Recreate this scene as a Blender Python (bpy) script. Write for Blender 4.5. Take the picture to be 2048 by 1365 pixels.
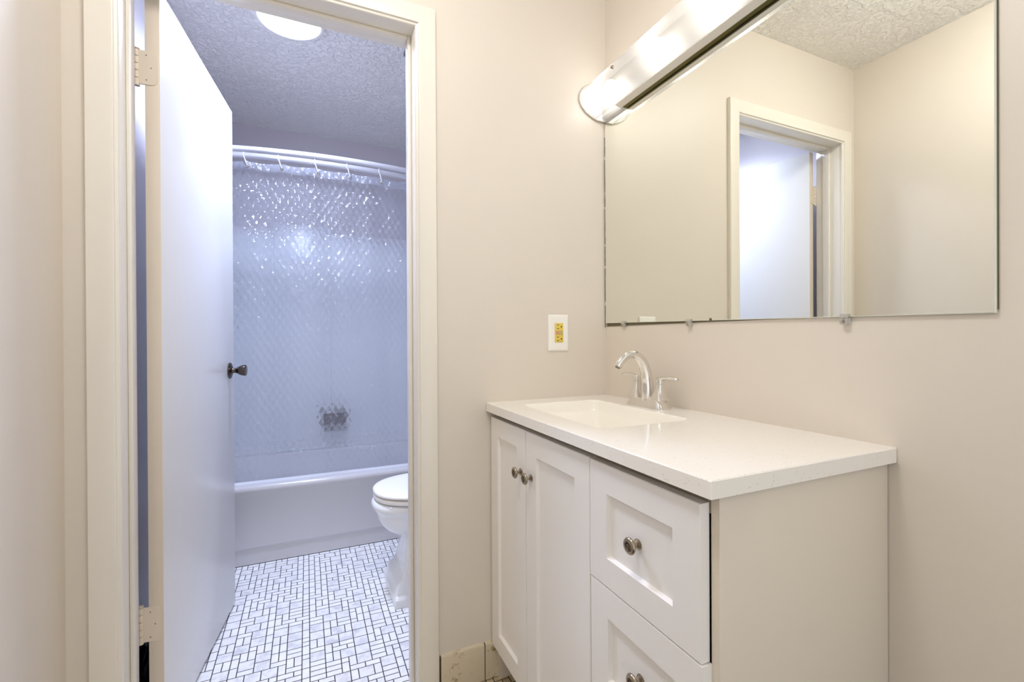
import bpy, bmesh, math, random
from mathutils import Vector, Matrix

# ---------------------------------------------------------------- scene, camera, light
scene = bpy.context.scene
for o in list(bpy.data.objects):
    bpy.data.objects.remove(o, do_unlink=True)
COL = scene.collection
PI = math.pi

# camera fitted to the photograph (metres; floor corner of door wall / mirror wall is the origin)
YAW, PITCH, ROLL, FPX = 0.4217, -0.003, -0.0051, 915.16
cam_d = bpy.data.cameras.new('camera')
cam_d.sensor_fit = 'HORIZONTAL'
cam_d.sensor_width = 36.0
cam_d.lens = 36.0 * FPX / 2048.0
cam_d.shift_y = -0.00085
cam_d.clip_start = 0.02
cam = bpy.data.objects.new('camera', cam_d)
COL.objects.link(cam)
_f = Vector((math.sin(YAW), math.cos(YAW), 0)); _r = Vector((math.cos(YAW), -math.sin(YAW), 0)); _u = Vector((0, 0, 1))
_F = _f * math.cos(PITCH) + _u * math.sin(PITCH)
_U = _u * math.cos(PITCH) - _f * math.sin(PITCH)
_R2 = _r * math.cos(ROLL) + _U * math.sin(ROLL)
_U2 = _U * math.cos(ROLL) - _r * math.sin(ROLL)
_m = Matrix((( _R2.x, _U2.x, -_F.x, -1.004), (_R2.y, _U2.y, -_F.y, -1.3911), (_R2.z, _U2.z, -_F.z, 1.1047), (0, 0, 0, 1)))
cam.matrix_world = _m
scene.camera = cam

# daylight that reaches the dressing area from the open side of the room behind the camera
world = bpy.data.worlds.new('world')
scene.world = world
world.use_nodes = True
wbg = world.node_tree.nodes['Background']
wbg.inputs[0].default_value = (0.97, 0.99, 1.0, 1)
wbg.inputs[1].default_value = 1.05

VANITY_E = 8.0        # glow of the vanity light's diffuser
BULB_W = 1.6          # each bulb in it
BATH_W = 15.0
BATH_E = 24.0          # bathroom ceiling disc
BATH_COL = (0.63, 0.72, 1.0)
FILL_E = 32.0         # added fill lamp over the dressing area, out of view
WARM_COL = (1.0, 0.98, 0.95)

scene.view_settings.view_transform = 'Standard'
scene.view_settings.look = 'None'
scene.view_settings.gamma = 1.0
scene.view_settings.use_curve_mapping = False
scene.view_settings.exposure = 0.25
cy = scene.cycles
cy.max_bounces = 14
cy.diffuse_bounces = 7
cy.glossy_bounces = 6
cy.transmission_bounces = 10
cy.transparent_max_bounces = 16
cy.sample_clamp_indirect = 10.0
cy.caustics_reflective = True
cy.use_denoising = True

# ---------------------------------------------------------------- materials
def S(r, g, b):
    f = lambda c: (c / 255 / 12.92) if c / 255 <= 0.04045 else ((c / 255 + 0.055) / 1.055) ** 2.4
    return (f(r), f(g), f(b), 1)

class NT:
    def __init__(s, name):
        s.m = bpy.data.materials.new(name); s.m.use_nodes = True
        s.t = s.m.node_tree; s.n = s.t.nodes; s.l = s.t.links
        s.b = s.n['Principled BSDF']; s.out = s.n['Material Output']
        s._c = None
    def new(s, t, **kw):
        n = s.n.new(t)
        for k, v in kw.items(): setattr(n, k, v)
        return n
    def coord(s):
        if s._c is None: s._c = s.new('ShaderNodeTexCoord')
        return s._c.outputs['Object']
    def noise(s, scale, detail=4, rough=0.5, vec=None):
        n = s.new('ShaderNodeTexNoise'); n.inputs['Scale'].default_value = scale
        n.inputs['Detail'].default_value = detail; n.inputs['Roughness'].default_value = rough
        s.l.new(vec or s.coord(), n.inputs['Vector']); return n.outputs['Fac']
    def ramp(s, fac, stops):
        r = s.new('ShaderNodeValToRGB'); s.l.new(fac, r.inputs['Fac'])
        e = r.color_ramp.elements
        while len(e) < len(stops): e.new(0.5)
        for k, (p, c) in enumerate(stops): e[k].position = p; e[k].color = c
        return r.outputs['Color']
    def bump(s, h, strength, dist, inp=None):
        b = s.new('ShaderNodeBump'); b.inputs['Strength'].default_value = strength
        b.inputs['Distance'].default_value = dist
        s.l.new(h, b.inputs['Height'])
        if inp is not False: s.l.new(b.outputs['Normal'], s.b.inputs['Normal'])
        return b.outputs['Normal']

def basic(name, col, rough=0.5, metal=0.0, spec=0.5, coat=0.0):
    t = NT(name)
    t.b.inputs['Base Color'].default_value = col
    t.b.inputs['Roughness'].default_value = rough
    t.b.inputs['Metallic'].default_value = metal
    t.b.inputs['Specular IOR Level'].default_value = spec
    t.b.inputs['Coat Weight'].default_value = coat
    return t

def paint(name, col, rough, amount=0.04, bs=90, bd=0.0015, bstr=0.12):
    t = basic(name, col, rough)
    dark = tuple(c * (1 - amount) for c in col[:3]) + (1,)
    t.l.new(t.ramp(t.noise(3.0, 3), [(0.3, dark), (0.7, col)]), t.b.inputs['Base Color'])
    t.bump(t.noise(bs, 3), bstr, bd)
    return t.m

M = {}
WALLC = S(222, 213, 201)
M['wall'] = paint('wall_paint', WALLC, 0.42, 0.02)
M['bathwall'] = paint('bathroom_wall_paint', S(217, 212, 216), 0.42, 0.02)
M['trim'] = paint('trim_paint', S(231, 225, 214), 0.30, 0.02, 40, 0.0008, 0.06)
M['door'] = paint('door_paint', S(229, 228, 227), 0.26, 0.015, 35, 0.0012, 0.10)
M['dooredge'] = paint('door_edge_paint', S(221, 209, 193), 0.45, 0.02, 30, 0.001, 0.1)
# textured ceiling
t = basic('ceiling_stipple', S(250, 247, 242), 0.6)
w1 = t.noise(32, 5, 0.62); w2 = t.noise(80, 3, 0.5)
mx = t.new('ShaderNodeMath', operation='ADD')
t.l.new(t.ramp(w1, [(0.44, (0, 0, 0, 1)), (0.56, (1, 1, 1, 1))]), mx.inputs[0])
t.l.new(w2, mx.inputs[1])
t.bump(mx.outputs[0], 0.75, 0.0068)
M['ceiling'] = t.m
M['cabinet'] = basic('cabinet_white_paint', S(240, 237, 233), 0.38).m
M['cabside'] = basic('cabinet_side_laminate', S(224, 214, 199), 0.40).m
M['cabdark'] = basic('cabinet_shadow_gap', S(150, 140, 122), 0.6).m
# engineered stone with specks
t = basic('white_quartz', S(244, 240, 233), 0.13, coat=0.2)
v = t.new('ShaderNodeTexVoronoi'); v.inputs['Scale'].default_value = 190; v.inputs['Randomness'].default_value = 1
t.l.new(t.coord(), v.inputs['Vector'])
sp = t.ramp(v.outputs['Distance'], [(0.10, (1, 1, 1, 1)), (0.22, (0, 0, 0, 1))])
pick = t.ramp(t.noise(60, 2), [(0.50, (0, 0, 0, 1)), (0.62, (1, 1, 1, 1))])
mm = t.new('ShaderNodeMath', operation='MULTIPLY'); t.l.new(sp, mm.inputs[0]); t.l.new(pick, mm.inputs[1])
mc = t.new('ShaderNodeMix', data_type='RGBA'); t.l.new(mm.outputs[0], mc.inputs['Factor'])
mc.inputs['A'].default_value = S(244, 240, 233); mc.inputs['B'].default_value = S(190, 180, 168)
t.l.new(mc.outputs['Result'], t.b.inputs['Base Color'])
M['quartz'] = t.m
M['basin'] = basic('basin_glaze', S(246, 242, 233), 0.10, coat=0.3).m
M['chrome'] = basic('polished_chrome', S(232, 230, 226), 0.06, 1.0).m
t = basic('brushed_nickel', S(168, 156, 138), 0.30, 1.0); t.bump(t.noise(300, 2), 0.05, 0.0004); M['nickel'] = t.m
M['nickel_dark'] = basic('nickel_groove', S(112, 100, 84), 0.42, 1.0).m
M['oldbronze'] = basic('dark_pewter', S(96, 88, 82), 0.22, 1.0).m
M['porcelain'] = basic('white_porcelain', S(238, 238, 236), 0.10, coat=0.4).m
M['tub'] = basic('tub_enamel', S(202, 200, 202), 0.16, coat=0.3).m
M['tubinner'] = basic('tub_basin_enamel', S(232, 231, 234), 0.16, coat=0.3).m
M['plastic'] = basic('white_plastic', S(244, 241, 235), 0.3).m
M['lightplastic'] = basic('light_housing_white', S(240, 236, 228), 0.35).m
M['housing'] = basic('light_back_plate', S(150, 146, 138), 0.5).m
M['gold'] = basic('yellowed_plastic', S(226, 200, 92), 0.4).m
M['button'] = basic('faded_button', S(205, 158, 112), 0.5).m
M['button2'] = basic('grey_button', S(196, 176, 120), 0.5).m
M['black'] = basic('slot_black', S(38, 26, 12), 0.6).m
t = basic('black_bag_plastic', S(18, 18, 20), 0.35); t.bump(t.noise(18, 3), 0.7, 0.02); M['bag'] = t.m
M['grout'] = basic('dark_grout', S(52, 50, 54), 0.85).m
def marble(name, a, b, sc, lo, hi):
    t = basic(name, a, 0.28)
    vec = t.coord()
    n1 = t.noise(sc, 6, 0.65, vec)
    t.l.new(t.ramp(n1, [(lo, b), (hi, a)]), t.b.inputs['Base Color'])
    return t.m
M['marble'] = marble('white_marble_tile', S(248, 247, 246), S(236, 235, 235), 20, 0.35, 0.6)
M['marblevein'] = marble('veined_marble_tile', S(240, 239, 239), S(208, 208, 213), 24, 0.34, 0.54)
M['marblestain'] = marble('stained_marble_tile', S(206, 190, 160), S(168, 146, 108), 22, 0.36, 0.58)
# glazed wall base with grime
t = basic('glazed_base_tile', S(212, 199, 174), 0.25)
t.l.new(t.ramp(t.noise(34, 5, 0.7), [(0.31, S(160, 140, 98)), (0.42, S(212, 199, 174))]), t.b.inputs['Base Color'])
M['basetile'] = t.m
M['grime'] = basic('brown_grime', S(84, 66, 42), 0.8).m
# mirror
t = basic('mirror_silver', S(243, 244, 236), 0.0, 1.0); M['mirror'] = t.m
M['mirroredge'] = basic('mirror_edge_worn', S(104, 96, 70), 0.5).m
M['mirrorbevel'] = basic('mirror_glass_edge', S(222, 224, 212), 0.15).m
t = basic('clear_clip', S(235, 232, 225), 0.15); t.b.inputs['Transmission Weight'].default_value = 0.6; M['clip'] = t.m
M['olive'] = basic('olive_anodised_metal', S(104, 98, 58), 0.30, 0.8).m
M['frost'] = basic('frosted_strip', S(236, 231, 222), 0.5).m
M['surround'] = basic('surround_acrylic', S(240, 244, 248), 0.22).m
M['ringwhite'] = basic('hook_plastic', S(240, 240, 242), 0.3).m
M['rod'] = basic('rod_white_metal', S(222, 222, 226), 0.18, 0.35).m
M['dish'] = basic('soap_dish_metal', S(92, 80, 76), 0.35, 0.5).m
M['ventgrey'] = basic('vent_grey', S(120, 122, 135), 0.5).m

def emit(name, col, strength, base=None):
    t = NT(name)
    t.b.inputs['Base Color'].default_value = base or (0.8, 0.8, 0.8, 1)
    t.b.inputs['Roughness'].default_value = 0.4
    t.b.inputs['Emission Color'].default_value = col + (1,)
    t.b.inputs['Emission Strength'].default_value = strength
    return t
M['bathglow'] = emit('bath_light_lens', BATH_COL, BATH_E).m
M['fillglow'] = emit('fill_lamp_lens', (1.0, 0.995, 0.985), FILL_E).m  # glow of the added fill lamp
# ribbed lens of the vanity light: lit from inside by its bulbs, fine ribs along its length
t = emit('vanity_light_lens', WARM_COL, VANITY_E * 0.1, S(245, 240, 232))
M['bulb'] = emit('bulb_glass', WARM_COL, 29.0).m
n = t.n
tr = t.new('ShaderNodeBsdfTranslucent'); tr.inputs['Color'].default_value = (0.48, 0.465, 0.445, 1)
di = t.new('ShaderNodeBsdfDiffuse'); di.inputs['Color'].default_value = S(196, 192, 185)
tp = t.new('ShaderNodeBsdfTransparent')
em = t.new('ShaderNodeEmission'); em.inputs['Color'].default_value = WARM_COL + (1,); em.inputs['Strength'].default_value = 0.0
m1 = t.new('ShaderNodeMixShader'); m1.inputs[0].default_value = 0.7
t.l.new(di.outputs[0], m1.inputs[1]); t.l.new(tr.outputs[0], m1.inputs[2])
wv = t.new('ShaderNodeTexWave', wave_type='BANDS', bands_direction='Z'); wv.inputs['Scale'].default_value = 60
t.l.new(t.coord(), wv.inputs['Vector'])
nb = t.bump(wv.outputs['Fac'], 0.5, 0.003, False)
t.l.new(nb, di.inputs['Normal']); t.l.new(nb, tr.inputs['Normal'])
a1 = t.new('ShaderNodeAddShader')
t.l.new(m1.outputs[0], a1.inputs[0]); t.l.new(em.outputs[0], a1.inputs[1])
m2 = t.new('ShaderNodeMixShader'); m2.inputs[0].default_value = 0.6
t.l.new(a1.outputs[0], m2.inputs[1]); t.l.new(tp.outputs[0], m2.inputs[2])
t.l.new(m2.outputs[0], t.out.inputs['Surface'])
LENS_EMIT = em
M['lens'] = t.m
em.inputs['Strength'].default_value = 0.12

# clear, domed shower curtain plastic
def curtain_mat(name, clear):
    t = NT(name)
    mp = t.new('ShaderNodeMapping'); mp.inputs['Rotation'].default_value = (0, math.radians(45), 0); mp.inputs['Scale'].default_value = (1, 1, 0.577)
    t.l.new(t.coord(), mp.inputs['Vector'])
    sep = t.new('ShaderNodeSeparateXYZ'); t.l.new(mp.outputs[0], sep.inputs[0])
    cmb = t.new('ShaderNodeCombineXYZ'); t.l.new(sep.outputs['X'], cmb.inputs['X']); t.l.new(sep.outputs['Z'], cmb.inputs['Y'])
    v = t.new('ShaderNodeTexVoronoi', voronoi_dimensions='2D', feature='SMOOTH_F1')
    v.inputs['Scale'].default_value = 41; v.inputs['Randomness'].default_value = 0.10; v.inputs['Smoothness'].default_value = 0.12
    t.l.new(cmb.outputs[0], v.inputs['Vector'])
    nz = t.noise(9, 5, 0.6)
    ad = t.new('ShaderNodeMath', operation='MULTIPLY_ADD'); t.l.new(nz, ad.inputs[0]); ad.inputs[1].default_value = 3.0
    t.l.new(v.outputs['Distance'], ad.inputs[2])
    nb = t.bump(ad.outputs[0], 0.9, 0.012, False)
    tp = t.new('ShaderNodeBsdfTransparent'); tp.inputs['Color'].default_value = (0.93, 0.95, 0.97, 1)
    rf = t.new('ShaderNodeBsdfRefraction'); rf.inputs['IOR'].default_value = 1.28; rf.inputs['Roughness'].default_value = 0.05
    rf.inputs['Color'].default_value = (0.95, 0.97, 0.99, 1); nb2 = t.bump(ad.outputs[0], 0.55, 0.010, False); t.l.new(nb2, rf.inputs['Normal'])
    df = t.new('ShaderNodeBsdfDiffuse'); df.inputs['Color'].default_value = S(192, 196, 208)
    tl = t.new('ShaderNodeBsdfTranslucent'); tl.inputs['Color'].default_value = S(192, 196, 208)
    gl = t.new('ShaderNodeBsdfGlossy'); gl.inputs['Roughness'].default_value = 0.07; t.l.new(nb, gl.inputs['Normal'])
    def mix(f, a, b):
        m = t.new('ShaderNodeMixShader'); m.inputs[0].default_value = f
        t.l.new(a.outputs[0], m.inputs[1]); t.l.new(b.outputs[0], m.inputs[2]); return m
    hazy = mix(0.5, df, tl)
    see = mix(0.60, tp, rf)
    body = mix(clear, hazy, see)
    fin = mix(0.09, body, gl)
    t.l.new(fin.outputs[0], t.out.inputs['Surface'])
    return t.m
M['curtain'] = curtain_mat('clear_domed_vinyl', 0.75)
M['hem'] = curtain_mat('white_vinyl_hem', 0.25)

# ---------------------------------------------------------------- mesh helpers
class MB:
    """collects shapes; build() links them as ONE mesh object"""
    def __init__(s): s.bm = bmesh.new()
    def box(s, x0, x1, y0, y1, z0, z1, bev=0.0, seg=2, mi=0):
        r = bmesh.ops.create_cube(s.bm, size=1.0)
        vs = r['verts']
        bmesh.ops.scale(s.bm, vec=(abs(x1 - x0), abs(y1 - y0), abs(z1 - z0)), verts=vs)
        bmesh.ops.translate(s.bm, vec=((x0 + x1) / 2, (y0 + y1) / 2, (z0 + z1) / 2), verts=vs)
        fs = {f for v in vs for f in v.link_faces}
        for f in fs: f.material_index = mi
        if bev > 0:
            es = list({e for v in vs for e in v.link_edges})
            r2 = bmesh.ops.bevel(s.bm, geom=es, offset=bev, segments=seg, profile=0.5, affect='EDGES')
            for f in r2['faces']: f.material_index = mi
        return s
    def loops(s, rings, cap0=True, cap1=True, closed=True, mi=0):
        vr = [[s.bm.verts.new(p) for p in ring] for ring in rings]
        n = len(vr[0])
        for a, b in zip(vr[:-1], vr[1:]):
            for k in range(n if closed else n - 1):
                f = s.bm.faces.new((a[k], a[(k + 1) % n], b[(k + 1) % n], b[k])); f.material_index = mi
        if cap0 and closed: s.bm.faces.new(list(reversed(vr[0]))).material_index = mi
        if cap1 and closed: s.bm.faces.new(vr[-1]).material_index = mi
        return s
    def lathe(s, prof, org, axis, n=32, mi=0):
        """prof: (radius, height along axis)"""
        ax = Vector(axis).normalized()
        q = ax.to_track_quat('Z', 'Y')
        org = Vector(org)
        rings = []
        for r, h in prof:
            rings.append([org + q @ Vector((max(r, 1e-5) * math.cos(2 * PI * k / n), max(r, 1e-5) * math.sin(2 * PI * k / n), h)) for k in range(n)])
        return s.loops(rings, mi=mi)
    def tube(s, pts, rad, n=14, mi=0, flat=1.0, up=None):
        pts = [Vector(p) for p in pts]
        rads = rad if isinstance(rad, (list, tuple)) else [rad] * len(pts)
        rings = []
        prev = None
        for i, p in enumerate(pts):
            d = (pts[min(i + 1, len(pts) - 1)] - pts[max(i - 1, 0)]).normalized()
            if prev is None:
                u = Vector(up) if up else (Vector((0, 0, 1)) if abs(d.z) < 0.9 else Vector((1, 0, 0)))
            else: u = prev
            u = (u - d * u.dot(d)).normalized(); prev = u
            w = d.cross(u)
            rings.append([p + (u * math.cos(2 * PI * k / n) * flat + w * math.sin(2 * PI * k / n)) * rads[i] for k in range(n)])
        return s.loops(rings, mi=mi)
    def prism(s, poly, axis, a, b, mi=0, cap=True):
        """poly in the two other axes (order x,y,z without axis), extruded a..b"""
        def P(q, t):
            if axis == 'x': return (t, q[0], q[1])
            if axis == 'y': return (q[0], t, q[1])
            return (q[0], q[1], t)
        return s.loops([[P(q, a) for q in poly], [P(q, b) for q in poly]], cap, cap, mi=mi)
    def build(s, name, mats, parent=None, smooth=35):
        bmesh.ops.recalc_face_normals(s.bm, faces=s.bm.faces[:])
        me = bpy.data.meshes.new(name)
        s.bm.to_mesh(me); s.bm.free()
        for m in (mats if isinstance(mats, (list, tuple)) else [mats]): me.materials.append(m)
        if smooth:
            me.polygons.foreach_set('use_smooth', [True] * len(me.polygons))
            me.set_sharp_from_angle(angle=math.radians(smooth))
        o = bpy.data.objects.new(name, me); COL.objects.link(o)
        if parent is not None:
            o.parent = parent
            if parent.type == 'EMPTY' or True:
                o.matrix_parent_inverse = world_of(parent).inverted()
        return o

def world_of(o):
    m = o.matrix_basis.copy()
    if o.parent is not None: m = world_of(o.parent) @ o.matrix_parent_inverse @ m
    return m

def tag(o, label=None, cat=None, group=None, kind=None):
    if label: o['label'] = label
    if cat: o['category'] = cat
    if group: o['group'] = group
    if kind: o['kind'] = kind
    return o
def thing(name, loc, label, cat, group=None):
    e = bpy.data.objects.new(name, None); COL.objects.link(e); e.location = loc
    e.empty_display_size = 0.05
    return tag(e, label, cat, group)
def struct(o, label, cat): return tag(o, label, cat, kind='structure')

def rrect(x0, x1, y0, y1, r, z, n=6):
    pts = []
    for cx, cy_, a0 in ((x1 - r, y1 - r, 0), (x0 + r, y1 - r, 90), (x0 + r, y0 + r, 180), (x1 - r, y0 + r, 270)):
        for k in range(n + 1):
            a = math.radians(a0 + 90 * k / n)
            pts.append((cx + r * math.cos(a), cy_ + r * math.sin(a), z))
    return pts

# ---------------------------------------------------------------- room shell
XL = -1.518            # left wall
YF = 1.87              # far bathroom wall
YB = -2.3              # the dressing area opens to the next room here
ZC = 2.44
JL, JR, ZH = -1.414, -0.700, 2.056     # door opening between the jambs

w = MB()
for ya, yb, k_ in ((0, 0.06, 0), (0.06, 0.12, 1)):
    w.box(XL, JL - 0.016, ya, yb, 0, ZC, mi=k_).box(JR + 0.016, 0, ya, yb, 0, ZC, mi=k_).box(JL - 0.016, JR + 0.016, ya, yb, ZH + 0.016, ZC, mi=k_)
struct(w.build('wall_back', [M['wall'], M['bathwall']], smooth=0), 'beige wall with the doorway to the bathroom', 'wall')
struct(MB().box(0, 0.1, YB, 0.06, 0, ZC).box(0, 0.1, 0.06, YF + 0.1, 0, ZC, mi=1).build('wall_right', [M['wall'], M['bathwall']], smooth=0), 'beige wall behind the vanity and the big mirror', 'wall')
struct(MB().box(XL - 0.1, XL, YB, 0.06, 0, ZC).box(XL - 0.1, XL, 0.06, YF + 0.1, 0, ZC, mi=1).build('wall_left', [M['wall'], M['bathwall']], smooth=0), 'beige wall beside the door casing', 'wall')
struct(MB().box(XL, 0, YF, YF + 0.1, 0, ZC).build('wall_far', M['bathwall'], smooth=0), 'bathroom wall behind the tub and shower curtain', 'wall')
struct(MB().box(XL - 0.1, 0.1, YB, YF + 0.1, ZC, ZC + 0.1).build('ceiling', M['ceiling'], smooth=0), 'white stippled ceiling', 'ceiling')

# floor: mosaic of small marble tiles (2x2, 1x2, 2x1, 1x1 units) set in dark grout, in 12-unit sheets
random.seed(11)
fl = MB(); fl.box(XL, 0, YB, YF, -0.1, 0.0, mi=0)
U = 0.0246; G = 0.0015
def tile(x, y, a, b, big):
    x0, x1, y0, y1 = x + G, x + a * U - G, y + G, y + b * U - G
    x0, x1, y0, y1 = max(x0, XL), min(x1, 0), y0, y1
    if x1 - x0 < 0.003: return
    vs = [fl.bm.verts.new(p) for p in ((x0, y0, .0012), (x1, y0, .0012), (x1, y1, .0012), (x0, y1, .0012))]
    f = fl.bm.faces.new(vs); f.material_index = 3 if y < -0.02 else (2 if big else 1)
N = 12
sx0 = -1.0005 - 2 * N * U - 0.0
for si in range(6):
    for sj in range(7):
        ox, oy = sx0 + si * N * U, 1.178 - (sj + 1) * N * U
        if ox > 0 or ox + N * U < XL or oy + N * U < -0.75: continue
        occ = [[False] * N for _ in range(N)]
        for j in range(N):
            for i in range(N):
                if occ[j][i]: continue
                opts = []
                fits = lambda a, b: i + a <= N and j + b <= N and not any(occ[j + q][i + p] for p in range(a) for q in range(b))
                if fits(2, 2): opts += [(2, 2)] * 4
                if fits(2, 1): opts += [(2, 1)] * 4
                if fits(1, 2): opts += [(1, 2)] * 4
                opts += [(1, 1)] * (1 if opts else 1)
                a, b = random.choice(opts)
                for p in range(a):
                    for q in range(b): occ[j + q][i + p] = True
                tile(ox + i * U, oy + j * U, a, b, (a, b) == (2, 2))
struct(fl.build('floor', [M['grout'], M['marble'], M['marblevein'], M['marblestain']], smooth=0), 'white marble mosaic floor with dark grout lines', 'floor')

# wall base: two glazed tiles beside the casing, dark joint between
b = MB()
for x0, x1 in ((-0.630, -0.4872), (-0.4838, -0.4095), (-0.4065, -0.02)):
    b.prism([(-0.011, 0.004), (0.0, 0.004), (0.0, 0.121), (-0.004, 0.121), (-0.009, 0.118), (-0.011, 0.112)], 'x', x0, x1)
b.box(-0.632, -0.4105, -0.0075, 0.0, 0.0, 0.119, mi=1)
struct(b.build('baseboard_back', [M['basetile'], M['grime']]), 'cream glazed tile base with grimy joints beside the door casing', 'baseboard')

# door casing with a stepped inner bead, mitred
prof = [(0.0625, 0.0), (0.0625, 0.012), (0.0605, 0.0155), (0.057, 0.0165), (0.012, 0.0165), (0.0085, 0.0150), (0.0075, 0.0105), (0.0045, 0.0095), (0.0015, 0.0085), (0.0, 0.006), (0.0, 0.0)]
xi0, xi1, zi = JL + 0.003, JR + 0.0005, ZH - 0.002
rings = []
for (sx, z0, kz) in ((-1, 0.0, 0), (-1, zi, 1), (1, zi, 1), (1, 0.0, 0)):
    rings.append([((xi0 - d if sx < 0 else xi1 + d), -h, z0 + kz * d) for d, h in prof])
c = MB(); c.loops(rings)
struct(c.build('trim_1', M['trim'], smooth=25), 'cream door casing with a moulded inner bead around the bathroom doorway', 'door casing')
# jamb and stop
j = MB()
j.box(JL - 0.016, JL, 0.0, 0.12, 0, ZH + 0.016, 0.001).box(JR, JR + 0.016, 0.0, 0.12, 0, ZH + 0.016, 0.001).box(JL, JR, 0.0, 0.12, ZH, ZH + 0.016)
struct(j.build('trim_2', M['trim']), 'painted jamb lining the bathroom doorway', 'door jamb')
j = MB()
j.box(JL, JL + 0.010, 0.05, 0.083, 0, ZH, 0.0025).box(JR - 0.011, JR, 0.05, 0.083, 0, ZH, 0.0025).box(JL + 0.010, JR - 0.011, 0.05, 0.083, ZH - 0.011, ZH, 0.0025)
struct(j.build('trim_3', M['trim']), 'narrow door stop strip on the bathroom door jamb', 'door stop')

# ---------------------------------------------------------------- open door
A = math.radians(6.42)
DW, DT = 0.703, 0.0345
def DP(s, t, z):   # s along the door from the hinge edge, t thickness from the visible face into the back
    hx, hy = -1.3600, 0.120
    return Vector((hx + s * math.sin(A) - t * math.cos(A), hy + s * math.cos(A) + t * math.sin(A), z))
d = MB()
zb, zt = 0.016, 2.052
def dbox(mb, s0, s1, t0, t1, z0, z1, bev=0, mi=0):
    mb2 = MB(); mb2.box(s0, s1, t0, t1, z0, z1, bev)
    for v in mb2.bm.verts: v.co = DP(v.co.x, v.co.y, v.co.z)
    me = bpy.data.meshes.new('tmp'); mb2.bm.to_mesh(me); mb2.bm.free()
    k0 = len(mb.bm.faces); mb.bm.from_mesh(me); bpy.data.meshes.remove(me)
    mb.bm.faces.ensure_lookup_table()
    for f in mb.bm.faces[k0:]: f.material_index = mi
dbox(d, 0.0, DW, 0, DT, zb, zt, 0.0012)
# the hinge edge is brushed with the beige wall paint
for f in d.bm.faces:
    cpt = f.calc_center_median()
    if f.normal.y < -0.9: f.material_index = 1
door = d.build('door_1', [M['door'], M['dooredge']])
struct(door, 'flat white bathroom door standing open with a dark round knob', 'door')
for z0, z1 in ((1.788, 1.878), (0.299, 0.390)):
    h = MB()
    # leaf on the door edge with rounded corners
    leaf = []
    r = 0.012
    for (tx, tz, a0) in ((0.006 + r, z1 - r, 90), (0.006 + r, z0 + r, 180)):
        for k in range(7):
            a = math.radians(a0 + 90 * k / 6); leaf.append((tx + r * math.cos(a), tz + r * math.sin(a)))
    leaf += [(0.0525, z0), (0.0525, z1)]
    h.loops([[DP(-0.0022, q[0], q[1]) for q in leaf], [DP(0.002, q[0], q[1]) for q in leaf]])
    hx, hy = -1.4120, 0.1268
    n5 = (z1 - z0 + 0.006) / 5
    for k in range(5):
        h.lathe([(0.0, 0), (0.0056, 0.0), (0.0065, 0.0009), (0.0065, n5 - 0.0026), (0.0056, n5 - 0.0017), (0.0, n5 - 0.0017)], (hx, hy, z0 - 0.003 + k * n5), (0, 0, 1), 18)
    for zz in (z0 - 0.0045, z1 + 0.003):
        h.lathe([(0.0, 0), (0.0068, 0.0), (0.0068, 0.0025), (0.0, 0.003)], (hx, hy, zz), (0, 0, 1), 18)
    ho = h.build('hinge', M['dooredge'], door)
    for (tt, zz) in ((0.030, z1 - 0.012), (0.019, (z0 + z1) / 2), (0.030, z0 + 0.012)):
        sc = MB(); sc.lathe([(0.0, 0), (0.0016, 0.0), (0.0014, 0.0005), (0.0, 0.0006)], DP(-0.0022, tt, zz), DP(-1, 0, 0) - DP(0, 0, 0), 14)
        sc.build('screw', M['nickel_dark'], ho)
# knob
nrm = (DP(0, -1, 0) - DP(0, 0, 0)).normalized()
k0 = DP(DW - 0.062, 0, 0.982)
kb = MB()
kb.lathe([(0.0, 0), (0.0115, 0.0), (0.0100, 0.010), (0.0098, 0.016), (0.0120, 0.021), (0.0165, 0.028), (0.0205, 0.037), (0.0222, 0.046), (0.0222, 0.051), (0.0195, 0.054), (0.012, 0.055), (0.0, 0.0548)], k0 + nrm * 0.006, nrm, 36)
ko = kb.build('door_knob', M['oldbronze'], door)
rb = MB(); rb.lathe([(0.0, 0), (0.0320, 0.0), (0.0325, 0.002), (0.0310, 0.005), (0.0250, 0.0075), (0.0150, 0.0105), (0.0, 0.011)], k0, nrm, 36)
rb.build('rosette', M['oldbronze'], ko)

# ---------------------------------------------------------------- vanity
HC, DC, WC, TC = 0.898, 0.4732, 0.9064, 0.028
van = thing('vanity_cabinet', (-0.23, -0.45, 0), 'white shaker vanity cabinet with two doors and a stack of drawers against the mirror wall', 'cabinet')
XF = -0.459     # front plane of doors and drawer fronts
XC = -0.440     # front of the carcass
cb = MB()
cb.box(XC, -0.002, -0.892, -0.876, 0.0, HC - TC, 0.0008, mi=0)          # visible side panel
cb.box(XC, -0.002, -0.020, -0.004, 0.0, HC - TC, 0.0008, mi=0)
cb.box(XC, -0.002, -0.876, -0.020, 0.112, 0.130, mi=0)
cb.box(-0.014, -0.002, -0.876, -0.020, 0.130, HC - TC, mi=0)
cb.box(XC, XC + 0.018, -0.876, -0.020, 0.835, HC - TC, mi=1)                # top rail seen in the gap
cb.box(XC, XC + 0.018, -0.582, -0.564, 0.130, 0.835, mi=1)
cb.build('carcass', [M['cabside'], M['cabdark']], van)
MB().box(-0.385, -0.370, -0.876, -0.020, 0.0, 0.112).build('toe_kick', M['black'], van)
def shaker(y0, y1, z0, z1, frame, xf=XF, th=0.019, rec=0.0085):
    """front with a recessed flat panel; slope on the inner edge"""
    m = MB()
    R = lambda a, x: [(x, y0 + a, z0 + a), (x, y1 - a, z0 + a), (x, y1 - a, z1 - a), (x, y0 + a, z1 - a)]
    m.loops([R(0, xf + th), R(0, xf + 0.0015), R(0.0015, xf), R(frame, xf), R(frame + 0.004, xf + rec)], True, True)
    return m
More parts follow.
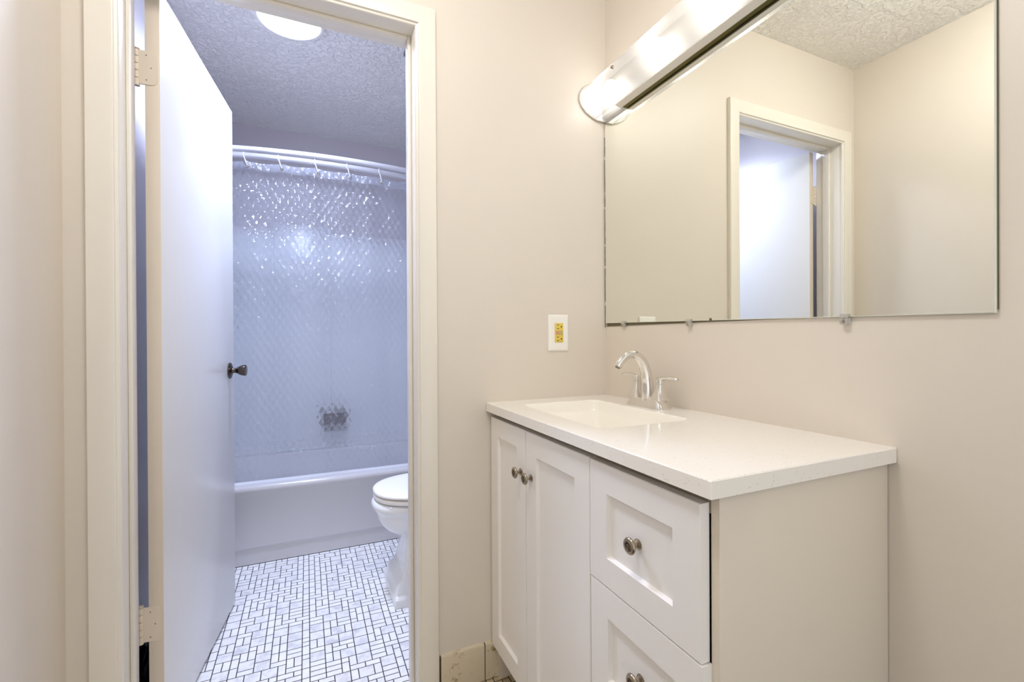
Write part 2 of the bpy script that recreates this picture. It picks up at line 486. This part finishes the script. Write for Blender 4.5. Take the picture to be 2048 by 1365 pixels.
def knob(parent, p, R=0.0155, extra=0.0):
    m = MB()
    n = (-1, 0, 0)
    m.lathe([(0, 0), (0.0098, 0), (0.0100, 0.0012), (0.0085, 0.0022), (0.0087, 0.0034), (0.0070, 0.0045), (0.0048, 0.0068), (0.0045, 0.0125 + extra),
             (0.0062, 0.0150 + extra), (R * 0.90, 0.0165 + extra), (R, 0.0185 + extra), (R, 0.0205 + extra), (R * 0.90, 0.0228 + extra), (R * 0.80, 0.0234 + extra)], p, n, 40)
    o = m.build('knob', M['nickel'], parent)
    q = Vector(p) + Vector((-0.0234 - extra, 0, 0))
    m = MB()
    m.lathe([(0, -0.002), (R * 0.82, -0.002), (R * 0.80, 0.0), (R * 0.72, -0.0012), (R * 0.66, -0.0012), (R * 0.60, 0.0006), (R * 0.44, 0.0008), (R * 0.40, 0.0), (R * 0.34, 0.0), (R * 0.2, 0.0010), (0, 0.0013)], q, n, 40)
    m.build('knob_face', M['nickel_dark'], o)
    return o
d1 = shaker(-0.2615, -0.006, 0.113, 0.8525, 0.057).build('door', M['cabinet'], van)
knob(d1, (XF, -0.2330, 0.732))
d2 = shaker(-0.5735, -0.2650, 0.113, 0.8525, 0.060).build('door', M['cabinet'], van)
knob(d2, (XF, -0.2960, 0.732))
w0 = shaker(-0.8735, -0.5765, 0.6065, 0.8515, 0.058, XF - 0.001).build('drawer', M['cabinet'], van)
knob(w0, (XF + 0.0075, -0.7200, 0.7265))
w1_ = shaker(-0.8770, -0.5765, 0.3590, 0.6045, 0.060).build('drawer', M['cabinet'], van)
knob(w1_, (XF + 0.0085, -0.7250, 0.4800))
w2_ = shaker(-0.8770, -0.5765, 0.113, 0.3570, 0.058).build('drawer', M['cabinet'], van)
knob(w2_, (XF + 0.0085, -0.7260, 0.236))

# one-piece top with a sunken ramp basin
vt = thing('countertop', (-0.23, -0.45, HC - TC), 'white speckled stone vanity top with a sunken rectangular basin', 'countertop')
bx0, bx1, by0, by1 = -0.392, -0.118, -0.520, -0.100
g = 0.0035
m = MB()
z = HC
outer = [rrect(-DC, 0.0, -WC, -0.0, 0.003, HC - TC), rrect(-DC, 0.0, -WC, -0.0, 0.003, HC - 0.002), rrect(-DC + 0.0015, -0.0, -WC + 0.0015, -0.0, 0.003, HC),
         rrect(bx0 - g, bx1 + g, by0 - g, by1 + g, 0.028, HC), rrect(bx0 - 0.001, bx1 + 0.001, by0 - 0.001, by1 + 0.001, 0.026, HC - 0.0015)]
m.loops(outer, False, False)
m.build('slab', M['quartz'], vt, smooth=18)
m = MB()
def basin_z(x, y): return 0
rg = [rrect(bx0 - 0.001, bx1 + 0.001, by0 - 0.001, by1 + 0.001, 0.026, HC - 0.0015), rrect(bx0 + 0.002, bx1 - 0.002, by0 + 0.002, by1 - 0.002, 0.024, HC - 0.006),
      rrect(bx0 + 0.005, bx1 - 0.005, by0 + 0.006, by1 - 0.006, 0.024, HC - 0.026), rrect(bx0 + 0.016, bx1 - 0.014, by0 + 0.022, by1 - 0.016, 0.022, HC - 0.040),
      rrect(bx0 + 0.06, bx1 - 0.035, by0 + 0.10, by1 - 0.085, 0.02, HC - 0.095), rrect(-0.275, -0.215, -0.35, -0.27, 0.02, HC - 0.112)]
m.loops(rg, False, True)
m.build('sink_basin', M['basin'], vt)
m = MB(); m.lathe([(0, 0), (0.021, 0), (0.022, 0.002), (0.017, 0.004), (0.015, 0.001), (0, 0.001)], (-0.245, -0.31, HC - 0.1122), (0, 0, 1), 28)
m.build('drain', M['chrome'], vt)

# faucet
fa = thing('faucet', (-0.066, -0.300, HC), 'chrome two-handle faucet with a high arched spout behind the basin', 'faucet')
FZ = HC
m = MB()
rg = []
for tt, zz in ((0, 0.0), (0.001, 0.002), (0.5, 0.013), (0.9, 0.024), (1.0, 0.027)):
    ex = 0.026 - 0.008 * tt; ey = 0.079 - 0.016 * tt
    rg.append(rrect(-0.066 - ex, -0.066 + ex, -0.300 - ey, -0.300 + ey, 0.016 - 0.004 * tt, FZ + zz))
m.loops(rg)
m.build('base_plate', M['chrome'], fa)
# arched spout, elliptical section narrowing to the tip
ctl = [(-0.066, 0.020), (-0.067, 0.045), (-0.069, 0.075), (-0.074, 0.102), (-0.083, 0.128), (-0.098, 0.147), (-0.116, 0.1575), (-0.134, 0.158), (-0.152, 0.151), (-0.167, 0.137), (-0.177, 0.122)]
def cat(ps, k=5):
    out = []
    for i in range(len(ps) - 1):
        p0, p1, p2, p3 = ps[max(i - 1, 0)], ps[i], ps[i + 1], ps[min(i + 2, len(ps) - 1)]
        for q in range(k):
            s = q / k
            out.append(tuple(0.5 * (2 * b + (c - a) * s + (2 * a - 5 * b + 4 * c - d_) * s * s + (-a + 3 * b - 3 * c + d_) * s ** 3) for a, b, c, d_ in zip(p0, p1, p2, p3)))
    out.append(ps[-1]); return out
cp = cat(ctl)
n = len(cp)
rad = [0.0215 - 0.0105 * min(1, (i / n) * 1.5) + 0.0012 * (i / n) for i in range(n)]
m = MB(); m.tube([(x, -0.300, FZ + zz) for x, zz in cp], rad, 20, up=(0, 1, 0), flat=0.92)
sp_o = m.build('spout', M['chrome'], fa)
tip = Vector((cp[-1][0], -0.300, FZ + cp[-1][1])); td = (tip - Vector((cp[-2][0], -0.3, FZ + cp[-2][1]))).normalized()
m = MB(); m.lathe([(0, -0.002), (0.0085, -0.002), (0.0085, 0.0015), (0.006, 0.0015), (0.006, 0.0), (0, 0.0)], tip, td, 24)
m.build('aerator', M['nickel'], sp_o)
for sgn, yh in ((1, -0.249), (-1, -0.351)):
    m = MB()
    rg = []
    for hx_, hy_, r_, zz in ((0.022, 0.0235, 0.008, 0.0265), (0.0205, 0.0215, 0.008, 0.032), (0.0165, 0.0165, 0.008, 0.042), (0.0132, 0.0130, 0.0075, 0.054), (0.0115, 0.0115, 0.0072, 0.064), (0.0108, 0.0108, 0.007, 0.072)):
        rg.append(rrect(-0.066 - hx_, -0.066 + hx_, yh - hy_, yh + hy_, r_, FZ + zz))
    m.loops(rg)
    hb = m.build('handle_base', M['chrome'], fa)
    m = MB()
    rg = []
    for hh, zz in ((0.0098, 0.0728), (0.0104, 0.0735), (0.0108, 0.082), (0.0098, 0.088), (0.006, 0.0915)):
        rg.append(rrect(-0.066 - hh, -0.066 + hh, yh - hh, yh + hh, hh * 0.65, FZ + zz))
    m.loops(rg)
    pts = [(-0.066, yh + sgn * s, FZ + zz) for s, zz in ((-0.004, 0.083), (0.008, 0.0885), (0.022, 0.0915), (0.038, 0.0925), (0.054, 0.092), (0.066, 0.0905), (0.071, 0.0895))]
    m.tube(pts, [0.0088, 0.0092, 0.0088, 0.0085, 0.0088, 0.0082, 0.0045], 16, flat=0.66, up=(0, 0, 1))
    m.build('lever', M['chrome'], hb)

# ---------------------------------------------------------------- mirror
mi = thing('wall_mirror', (-0.004, -0.52, 1.15), 'large frameless mirror mounted above the vanity top', 'mirror')
MX = -0.008
def mz(y, e): # slightly out of level
    return (1.1596 + (y + 0.0048) * (1.1418 - 1.1596) / (-1.0435 + 0.0048)) if e == 0 else 1.8843 + (y + 0.0048) * (-0.0045) / (-1.039)
y0, y1 = -1.0435, -0.0048
m = MB()
ge = 0.0045
def quad(a, x): return [(x, y0 + a, mz(y0, 0) + a), (x, y1 - a, mz(y1, 0) + a), (x, y1 - a, mz(y1, 1) - a), (x, y0 + a, mz(y0, 1) - a)]
m.loops([quad(0.0015, MX), quad(0.0013, MX + 0.0001)], True, False)
m.build('mirror_glass', M['mirror'], mi, smooth=0)
m = MB(); m.loops([quad(0.0012, MX + 0.0002), quad(0.0, MX + 0.001), quad(0.0, -0.0028), quad(0.001, -0.0025)], True, True)
m.build('glass_edge', M['mirrorbevel'], mi, smooth=0)
m = MB()
m.box(-0.0022, -0.0004, y0 - 0.0012, y1 - 0.003, mz(y0, 0) + 0.006, 1.872)
m.build('backing_edge', M['mirroredge'], mi)
# worn silvering: small dark chips on the edge
m = MB()
random.seed(4)
m.lathe([(0, 0), (0.005, 0), (0.004, 0.0003), (0, 0.0003)], (MX, -0.4824, 1.1535), (-1, 0, 0), 14)
m.build('silvering_chip', M['mirroredge'], mi)
m = MB()
for k in range(26):
    zz = 1.165 + k * 0.0265 + random.uniform(-.01, .01)
    if zz > 1.86: break
    m.box(MX - 0.0004, MX + 0.001, y1 - random.uniform(0.0018, 0.0032), y1 + 0.0003, zz - 0.014, zz + 0.0145)
m.build('worn_edge', M['mirroredge'], mi)
for yy, lab in ((-0.1101, 'small clear mirror clip closest to the wall corner'), (-0.4061, 'small clear mirror clip above the faucet handle, middle of the three'), (-0.821, 'small clear mirror clip under the reflected door casing')):
    c_ = thing('mirror_clip', (-0.006, yy, mz(yy, 0) - 0.004), lab, 'clip', 'clear clips along the mirror bottom')
    zc_ = mz(yy, 0)
    m = MB()
    m.box(-0.0135, -0.0008, yy - 0.0075, yy + 0.0075, zc_ - 0.0150, zc_ - 0.0012, 0.0012)
    m.box(-0.0135, -0.0086, yy - 0.0075, yy + 0.0075, zc_ - 0.004, zc_ + 0.006, 0.001)
    m.build('clip_body', M['clip'], c_)
    m = MB(); m.lathe([(0, 0), (0.0036, 0), (0.003, 0.0012), (0, 0.0016)], (-0.0135, yy, zc_ - 0.0085), (-1, 0, 0), 14)
    m.build('screw', M['nickel'], c_)

# ---------------------------------------------------------------- vanity light bar
LY0, LY1 = -1.16, -0.004
vl = thing('vanity_light', (-0.02, -0.58, 1.96), 'long half-round ribbed light bar glowing above the mirror', 'light')
m = MB(); m.box(-0.022, -0.001, LY0 + 0.01, LY1 - 0.006, 1.905, 2.025, 0.002)
m.build('back_plate', M['housing'], vl)
def lens_prof(a0, a1, k=110, ax=0.112, az=0.068, zc=1.960, off=0.0):
    rp = [0.0 if off else 0.0007 * (q % 2) for q in range(k + 1)]
    return [(-(ax + off + rp[q]) * math.cos(math.radians(a0 + (a1 - a0) * q / k)), zc + (az + off + rp[q]) * math.sin(math.radians(a0 + (a1 - a0) * q / k))) for q in range(k + 1)]
m = MB()
pr = lens_prof(88, -66)
rg = [[(x, yy, zz) for x, zz in pr] for yy in (LY0 + 0.006, LY1 - 0.005)]
m.loops(rg, closed=False)
lens = m.build('diffuser', M['lens'], vl, smooth=20)
sol = lens.modifiers.new('thickness', 'SOLIDIFY'); sol.thickness = 0.0018; sol.offset = -1
pr = lens_prof(90, -68, 40, off=0.003)
for yy in (LY1 - 0.005, LY0):
    m = MB(); m.prism([(-0.001, 2.031)] + pr + [(-0.045, 1.893), (-0.001, 1.893)], 'y', yy, yy + 0.005)
    m.build('end_cap', M['lightplastic'], vl)
# lower lip of the lens, then the dark metal channel next to the mirror
m = MB(); m.prism([(-0.046, 1.898), (-0.046, 1.8955), (-0.0215, 1.8905), (-0.0215, 1.893)], 'y', LY0 + 0.006, -0.118)
m.build('bottom_strip', M['frost'], vl)
m = MB(); m.prism([(-0.050, 1.8990), (-0.050, 1.8975), (-0.0015, 1.8890), (-0.0015, 1.8905)], 'y', -0.117, LY1 - 0.006)
m.build('end_diffuser', M['lens'], vl)
m = MB(); m.prism([(-0.0215, 1.8905), (-0.0200, 1.8885), (-0.0120, 1.8880), (-0.0095, 1.8872), (-0.0085, 1.8895), (-0.0045, 1.8900), (-0.0035, 1.8870), (-0.0012, 1.8870), (-0.0012, 1.9050), (-0.0215, 1.9050)], 'y', LY0 + 0.006, -0.128)
m.build('channel', M['olive'], vl)
m = MB(); m.lathe([(0, 0), (0.0055, 0), (0.0058, 0.004), (0.0045, 0.0065), (0, 0.007)], (-0.1120, -0.196, 1.9650), (-0.99, 0, 0.12), 18)
m.build('thumb_screw', M['nickel'], vl)
for yb_ in (-0.105, -0.345, -0.55, -0.80, -1.04):
    m = MB()
    m.lathe([(0, 0), (0.010, 0), (0.011, 0.010), (0.020, 0.022), (0.022, 0.034), (0.018, 0.047), (0.008, 0.054), (0, 0.055)], (-0.022, yb_, 1.962), (-1, 0, 0), 20)
    m.build('bulb', M['bulb'], vl)

# ---------------------------------------------------------------- outlet
ot = thing('wall_outlet', (-0.2037, 0, 1.1245), 'white outlet plate with a yellowed receptacle on the wall left of the mirror', 'outlet')
ox, oz = -0.2037, 1.1245
m = MB()
R = lambda a, yy: [(ox - 0.0398 + a, yy, oz - 0.0628 + a), (ox + 0.0398 - a, yy, oz - 0.0628 + a), (ox + 0.0398 - a, yy, oz + 0.0628 - a), (ox - 0.0398 + a, yy, oz + 0.0628 - a)]
m.loops([R(0, -0.0004), R(0, -0.0025), R(0.0025, -0.0050), R(0.007, -0.0060)])
m.build('cover_plate', M['plastic'], ot, smooth=0)
m = MB(); m.box(ox - 0.0168, ox + 0.0168, -0.0078, -0.005, oz - 0.0335, oz + 0.0335, 0.0012)
rc = m.build('receptacle', M['gold'], ot)
for zz in (0.021, -0.021):
    for dz in (0.0062, -0.0062):
        MB().box(ox - 0.0090, ox - 0.0005, -0.0081, -0.0075, oz + zz + dz - 0.0008, oz + zz + dz + 0.0012).build('slot', M['black'], rc)
    m = MB(); m.lathe([(0, 0), (0.0025, 0), (0.0025, 0.0004), (0, 0.0004)], (ox + 0.0085, -0.0078, oz + zz), (0, -1, 0), 16); m.build('ground_hole', M['black'], rc)
MB().box(ox - 0.0142, ox - 0.0012, -0.0092, -0.0075, oz - 0.0065, oz + 0.0070, 0.0006).build('button', M['button'], rc)
MB().box(ox + 0.0004, ox + 0.0142, -0.0092, -0.0075, oz - 0.0065, oz + 0.0070, 0.0006).build('button', M['button2'], rc)
for zz in (0.0485, -0.0485):
    m = MB(); m.lathe([(0, 0), (0.0026, 0), (0.0022, 0.0008), (0, 0.001)], (ox, -0.0058, oz + zz), (0, -1, 0), 14); m.build('screw', M['plastic'], ot)

# ---------------------------------------------------------------- bathtub, surround, soap dish
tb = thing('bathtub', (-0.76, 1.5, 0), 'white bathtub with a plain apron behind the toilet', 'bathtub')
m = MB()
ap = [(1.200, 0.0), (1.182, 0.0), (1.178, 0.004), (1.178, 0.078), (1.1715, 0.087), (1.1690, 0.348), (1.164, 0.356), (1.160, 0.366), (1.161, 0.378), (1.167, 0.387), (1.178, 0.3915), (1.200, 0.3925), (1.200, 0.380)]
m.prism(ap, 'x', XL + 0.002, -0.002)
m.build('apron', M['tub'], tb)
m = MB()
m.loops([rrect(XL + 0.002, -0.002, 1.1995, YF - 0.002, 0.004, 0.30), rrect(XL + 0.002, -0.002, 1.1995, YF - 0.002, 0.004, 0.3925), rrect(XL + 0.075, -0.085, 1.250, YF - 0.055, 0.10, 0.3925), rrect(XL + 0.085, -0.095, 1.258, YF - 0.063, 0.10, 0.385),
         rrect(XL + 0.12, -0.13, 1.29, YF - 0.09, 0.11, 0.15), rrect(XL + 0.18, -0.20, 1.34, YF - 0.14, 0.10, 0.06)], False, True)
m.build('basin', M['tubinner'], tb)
su = thing('tub_surround', (-0.76, YF, 0.392), 'pale moulded shower wall panel seen through the clear curtain', 'shower surround')
m = MB(); m.box(XL + 0.001, -0.001, YF - 0.007, YF - 0.0005, 0.394, 1.805, 0.002); m.build('panel', M['surround'], su)
m = MB(); m.box(-1.19, -0.855, YF - 0.032, YF - 0.007, 0.394, 1.845, 0.012); m.build('raised_column', M['surround'], su)
for x0, x1 in ((XL + 0.001, XL + 0.007), (-0.007, -0.001)):
    MB().box(x0, x1, 1.20, YF - 0.008, 0.394, 1.805, 0.002).build('end_panel', M['surround'], su)
sd = thing('soap_dish', (-0.838, YF - 0.03, 0.56), 'dark soap dish on the shower wall blurred behind the curtain', 'soap dish')
m = MB()
m.prism([(YF - 0.0325, 0.500), (YF - 0.0325, 0.62), (YF - 0.040, 0.62), (YF - 0.045, 0.545), (YF - 0.115, 0.545), (YF - 0.120, 0.535), (YF - 0.105, 0.515)], 'x', -0.905, -0.770)
m.build('tray', M['dish'], sd)
m = MB(); m.tube([(-0.895, YF - 0.045, 0.60), (-0.895, YF - 0.085, 0.605), (-0.780, YF - 0.085, 0.605), (-0.780, YF - 0.045, 0.60)], 0.008, 12); m.build('grab_bar', M['dish'], sd)

# ---------------------------------------------------------------- curved double rod, hooks, curtain
def inner_y(x): return 1.205 + 0.215 * (x + 0.875) ** 2
def outer_y(x): return 1.110 + 0.235 * (x + 0.840) ** 2
ro = thing('shower_rod', (-0.76, 1.2, 2.03), 'white curved double shower rod spanning above the tub', 'rod')
for f_, nm in ((outer_y, 'outer_rod'), (inner_y, 'inner_rod')):
    xs = [XL + 0.003 + (-0.006 - XL) * k / 40 for k in range(41)]
    m = MB(); m.tube([(x, f_(x), 2.029) for x in xs], 0.0142, 18); m.build(nm, M['rod'], ro)
for xw, sg in ((XL + 0.0005, 1), (-0.0005, -1)):
    yc = (inner_y(xw) + outer_y(xw)) / 2
    m = MB(); m.box(xw, xw + sg * 0.012, yc - 0.075, yc + 0.075, 1.985, 2.075, 0.005); m.build('wall_flange', M['rod'], ro)

cu = thing('shower_curtain', (-0.76, 1.23, 0.3), 'clear domed vinyl shower curtain hanging inside the tub', 'curtain')
def cur(x, z):
    tz = (1.998 - z) / (1.998 - 0.30)
    base = inner_y(x) * (1 - tz) + 1.283 * tz
    fold = 0.007 * math.sin(x * 21 + 0.6) + 0.005 * math.sin(x * 43 + z * 1.5) + 0.006 * math.sin(x * 9.3 + 1.1 + z * 0.8)
    sw = 0.010 * math.exp(-((z - 0.47 - 0.05 * math.sin(x * 5)) / 0.02) ** 2)
    return base + fold * (0.35 + 0.65 * tz) - sw + (0.0015 if z > 1.9 else 0)
def sheet(z0, z1, nz, x0=-1.505, x1=-0.018, nx=200, dy=0.0):
    m = MB()
    def top(x): return -0.006 * abs(math.sin((x + 1.27) / 0.1575 * PI)) if z1 > 1.9 else 0
    rows = []
    for j in range(nz + 1):
        z = z0 + (z1 - z0) * j / nz
        rows.append([(x0 + (x1 - x0) * i / nx, cur(x0 + (x1 - x0) * i / nx, z) + dy, z + top(x0 + (x1 - x0) * i / nx)) for i in range(nx + 1)])
    m.loops(rows, closed=False)
    return m
sheet(0.36, 1.9600, 110).build('sheet', M['curtain'], cu, smooth=80)
sheet(1.9605, 2.0000, 4).build('hem', M['hem'], cu, smooth=80)
hooks = [(-1.2842, 'door edge end, first'), (-1.129, 'second'), (-0.959, 'third'), (-0.8005, 'fourth'), (-0.6335, 'fifth, closest to the door jamb')]
hl = ['first white hook on the shower rod counting from the open door', 'second white hook on the shower rod counting from the open door', 'third white hook on the shower rod, middle of the five',
      'fourth white hook on the shower rod counting from the open door', 'fifth white hook on the shower rod, beside the door jamb']
for (hx_, _), lab in zip(hooks, hl):
    yc = inner_y(hx_)
    h_ = thing('curtain_hook', (hx_, yc, 2.03), lab, 'hook', 'white hooks holding the shower curtain')
    pts = []
    for k in range(13):
        a = math.radians(150 - 150 * k / 12 + 0)
        a = math.radians(-20 + 230 * (1 - k / 12))
        pts.append((hx_ - 0.002, yc - 0.0152 * math.cos(PI - a) * -1 if False else yc + 0.0155 * math.cos(a), 2.03 + 0.0155 * math.sin(a)))
    pts = pts[::-1]
    pts += []
    front = [(hx_ + 0.003, yc - 0.0155, 2.012), (hx_ + 0.007, yc - 0.013, 1.997), (hx_ + 0.012, yc - 0.008, 1.985), (hx_ + 0.014, yc - 0.004, 1.979)]
    m = MB(); m.tube(pts + front, 0.0026, 10); m.build('hook_arm', M['ringwhite'], h_)
    m = MB()
    ring = [(hx_ + 0.0145 + 0.0058 * math.cos(2 * PI * k / 20), cur(hx_, 1.975) - 0.003, 1.9755 + 0.0058 * math.sin(2 * PI * k / 20)) for k in range(21)]
    m.tube(ring, 0.0018, 8); m.build('grommet', M['nickel'], h_)

# ---------------------------------------------------------------- toilet
to = thing('toilet', (-0.45, 0.65, 0), 'white pedestal toilet with a closed lid partly hidden by the door jamb', 'toilet')
TY = 0.65
def egg(xf, xb, hw, zz, p=2.3, n=56):
    """rounded outline: front at xf (toward -X), back at xb"""
    out = []
    xm = xf + (xb - xf) * 0.52
    for k in range(n):
        a = 2 * PI * k / n
        c, s = math.cos(a), math.sin(a)
        cx = math.copysign(abs(c) ** (2 / p), c); sy = math.copysign(abs(s) ** (2 / p), s)
        x = xm + ((xb - xm) if c > 0 else (xm - xf)) * cx
        out.append((x, TY + hw * sy, zz))
    return out
m = MB()
pd = [(-0.682, 0.146, 0.0, 0.008), (-0.684, 0.147, 0.030, 0.008), (-0.681, 0.145, 0.036, 0.008), (-0.674, 0.130, 0.044, 0.008), (-0.671, 0.128, 0.074, 0.008), (-0.668, 0.125, 0.080, 0.010), (-0.650, 0.113, 0.095, 0.012),
      (-0.637, 0.104, 0.125, 0.014), (-0.628, 0.097, 0.165, 0.016), (-0.626, 0.094, 0.205, 0.018), (-0.628, 0.095, 0.245, 0.02), (-0.634, 0.099, 0.280, 0.024)]
m.loops([rrect(xf_, -0.14, TY - hw_, TY + hw_, r_, zz) for xf_, hw_, zz, r_ in pd])
m.build('pedestal', M['porcelain'], to, smooth=50)
m = MB()
m.loops([egg(-0.634, -0.16, 0.088, 0.258, 3), egg(-0.665, -0.16, 0.112, 0.266, 2.5), egg(-0.694, -0.15, 0.137, 0.284, 2.3), egg(-0.716, -0.15, 0.155, 0.308, 2.3), egg(-0.729, -0.15, 0.166, 0.335, 2.3), egg(-0.734, -0.15, 0.170, 0.355, 2.3), egg(-0.736, -0.15, 0.172, 0.362, 2.3),
         egg(-0.744, -0.15, 0.178, 0.372, 2.3), egg(-0.753, -0.15, 0.187, 0.386, 2.3), egg(-0.755, -0.15, 0.189, 0.396, 2.3), egg(-0.750, -0.15, 0.186, 0.408, 2.3), egg(-0.742, -0.15, 0.180, 0.414, 2.3), egg(-0.70, -0.2, 0.14, 0.414, 2.3)])
m.build('bowl', M['porcelain'], to, smooth=60)
m = MB()
m.loops([egg(-0.735, -0.27, 0.176, 0.4195, 2.3), egg(-0.744, -0.265, 0.184, 0.423, 2.3), egg(-0.745, -0.265, 0.185, 0.434, 2.3), egg(-0.738, -0.27, 0.179, 0.4385, 2.3)])
m.build('seat', M['plastic'], to, smooth=60)
m = MB(); m.box(-0.70, -0.69, TY - 0.15, TY - 0.142, 0.4135, 0.4200, 0.001); m.build('seat_bumper', M['plastic'], to)
m = MB()
m.loops([egg(-0.738, -0.262, 0.179, 0.4440, 2.3), egg(-0.746, -0.262, 0.186, 0.4470, 2.3), egg(-0.747, -0.262, 0.187, 0.4530, 2.3), egg(-0.742, -0.262, 0.183, 0.4585, 2.3), egg(-0.725, -0.265, 0.170, 0.4615, 2.3), egg(-0.64, -0.30, 0.11, 0.4635, 2.3)])
m.build('lid', M['plastic'], to, smooth=60)
m = MB(); m.box(-0.262, -0.235, TY - 0.11, TY + 0.11, 0.4135, 0.455, 0.006); m.build('hinge_block', M['plastic'], to)
m = MB(); m.loops([rrect(-0.215, -0.02, TY - 0.20, TY + 0.20, 0.02, 0.405), rrect(-0.222, -0.015, TY - 0.215, TY + 0.215, 0.02, 0.72)]); m.build('tank', M['porcelain'], to)
m = MB(); m.loops([rrect(-0.232, -0.010, TY - 0.225, TY + 0.225, 0.02, 0.722), rrect(-0.234, -0.008, TY - 0.227, TY + 0.227, 0.02, 0.735), rrect(-0.215, -0.018, TY - 0.21, TY + 0.21, 0.02, 0.755)]); m.build('tank_lid', M['porcelain'], to)

# ---------------------------------------------------------------- bathroom ceiling light and vent
cl = thing('ceiling_light', (-1.06, 0.70, ZC), 'round white flush ceiling light shining in the bathroom', 'light')
m = MB(); m.lathe([(0, 0.0), (0.134, 0.0005), (0.134, 0.014), (0.130, 0.021), (0.120, 0.024), (0.117, 0.022), (0.117, 0.016), (0, 0.016)], (-1.06, 0.70, ZC), (0, 0, -1), 64)
m.build('trim_ring', M['plastic'], cl)
m = MB(); m.lathe([(0.1165, 0.0165), (0.1165, 0.020), (0.108, 0.0235), (0.085, 0.026), (0.05, 0.027), (0, 0.0275)], (-1.06, 0.70, ZC), (0, 0, -1), 64)
m.build('lens', M['bathglow'], cl)
ld = bpy.data.lights.new('ceiling_light_beam', 'AREA'); ld.shape = 'DISK'; ld.size = 0.21
ld.energy = BATH_W; ld.color = BATH_COL; ld.spread = math.radians(132)
lo = bpy.data.objects.new('ceiling_light_beam', ld); COL.objects.link(lo); lo.location = (-1.06, 0.70, ZC - 0.0290)
rl = thing('fill_lamp', (-0.95, -0.76, ZC), 'added round domed fill lamp, out of view, over the vanity area', 'light')  # unseen lamp added to brighten the vanity area evenly
m = MB(); m.lathe([(0, 0.0), (0.165, 0.0005), (0.165, 0.016), (0.158, 0.020), (0.150, 0.018), (0, 0.018)], (-0.95, -0.76, ZC), (0, 0, -1), 48)
m.build('trim_ring', M['plastic'], rl)
m = MB(); m.lathe([(0.1495, 0.0185), (0.1495, 0.030), (0.140, 0.062), (0.108, 0.088), (0.06, 0.100), (0, 0.103)], (-0.95, -0.76, ZC), (0, 0, -1), 48)
m.build('lens', M['fillglow'], rl)
vn = thing('ceiling_vent', (-0.46, 0.60, ZC), 'grey ceiling fan grille barely showing at the top of the door jamb', 'vent')
m = MB(); m.box(-0.585, -0.335, 0.48, 0.765, ZC - 0.016, ZC - 0.0005, 0.004); m.build('grille_frame', M['ventgrey'], vn)
for k in range(7):
    MB().box(-0.570, -0.350, 0.50 + k * 0.036, 0.518 + k * 0.036, ZC - 0.019, ZC - 0.0155, 0.001).build('louver', M['ventgrey'], vn)

# ---------------------------------------------------------------- black bag behind the door
m = MB()
random.seed(3)
rg = []
for k, (zz, sx, sy) in enumerate(((0.0005, 0.048, 0.20), (0.02, 0.052, 0.215), (0.07, 0.048, 0.21), (0.11, 0.040, 0.19), (0.145, 0.028, 0.14), (0.165, 0.012, 0.07))):
    rg.append([(-1.459 + sx * math.cos(2 * PI * q / 40) * (1 + 0.10 * math.sin(q * 2.9 + k)), 0.42 + sy * math.sin(2 * PI * q / 40) * (1 + 0.06 * math.sin(q * 1.7 + k * 2)), zz + (0.010 * math.sin(q * 2.3 + k) if k > 1 else 0)) for q in range(40)])
m.loops(rg)
tag(m.build('plastic_bag', M['bag'], smooth=60), 'crumpled black bag on the floor behind the open door', 'bag')
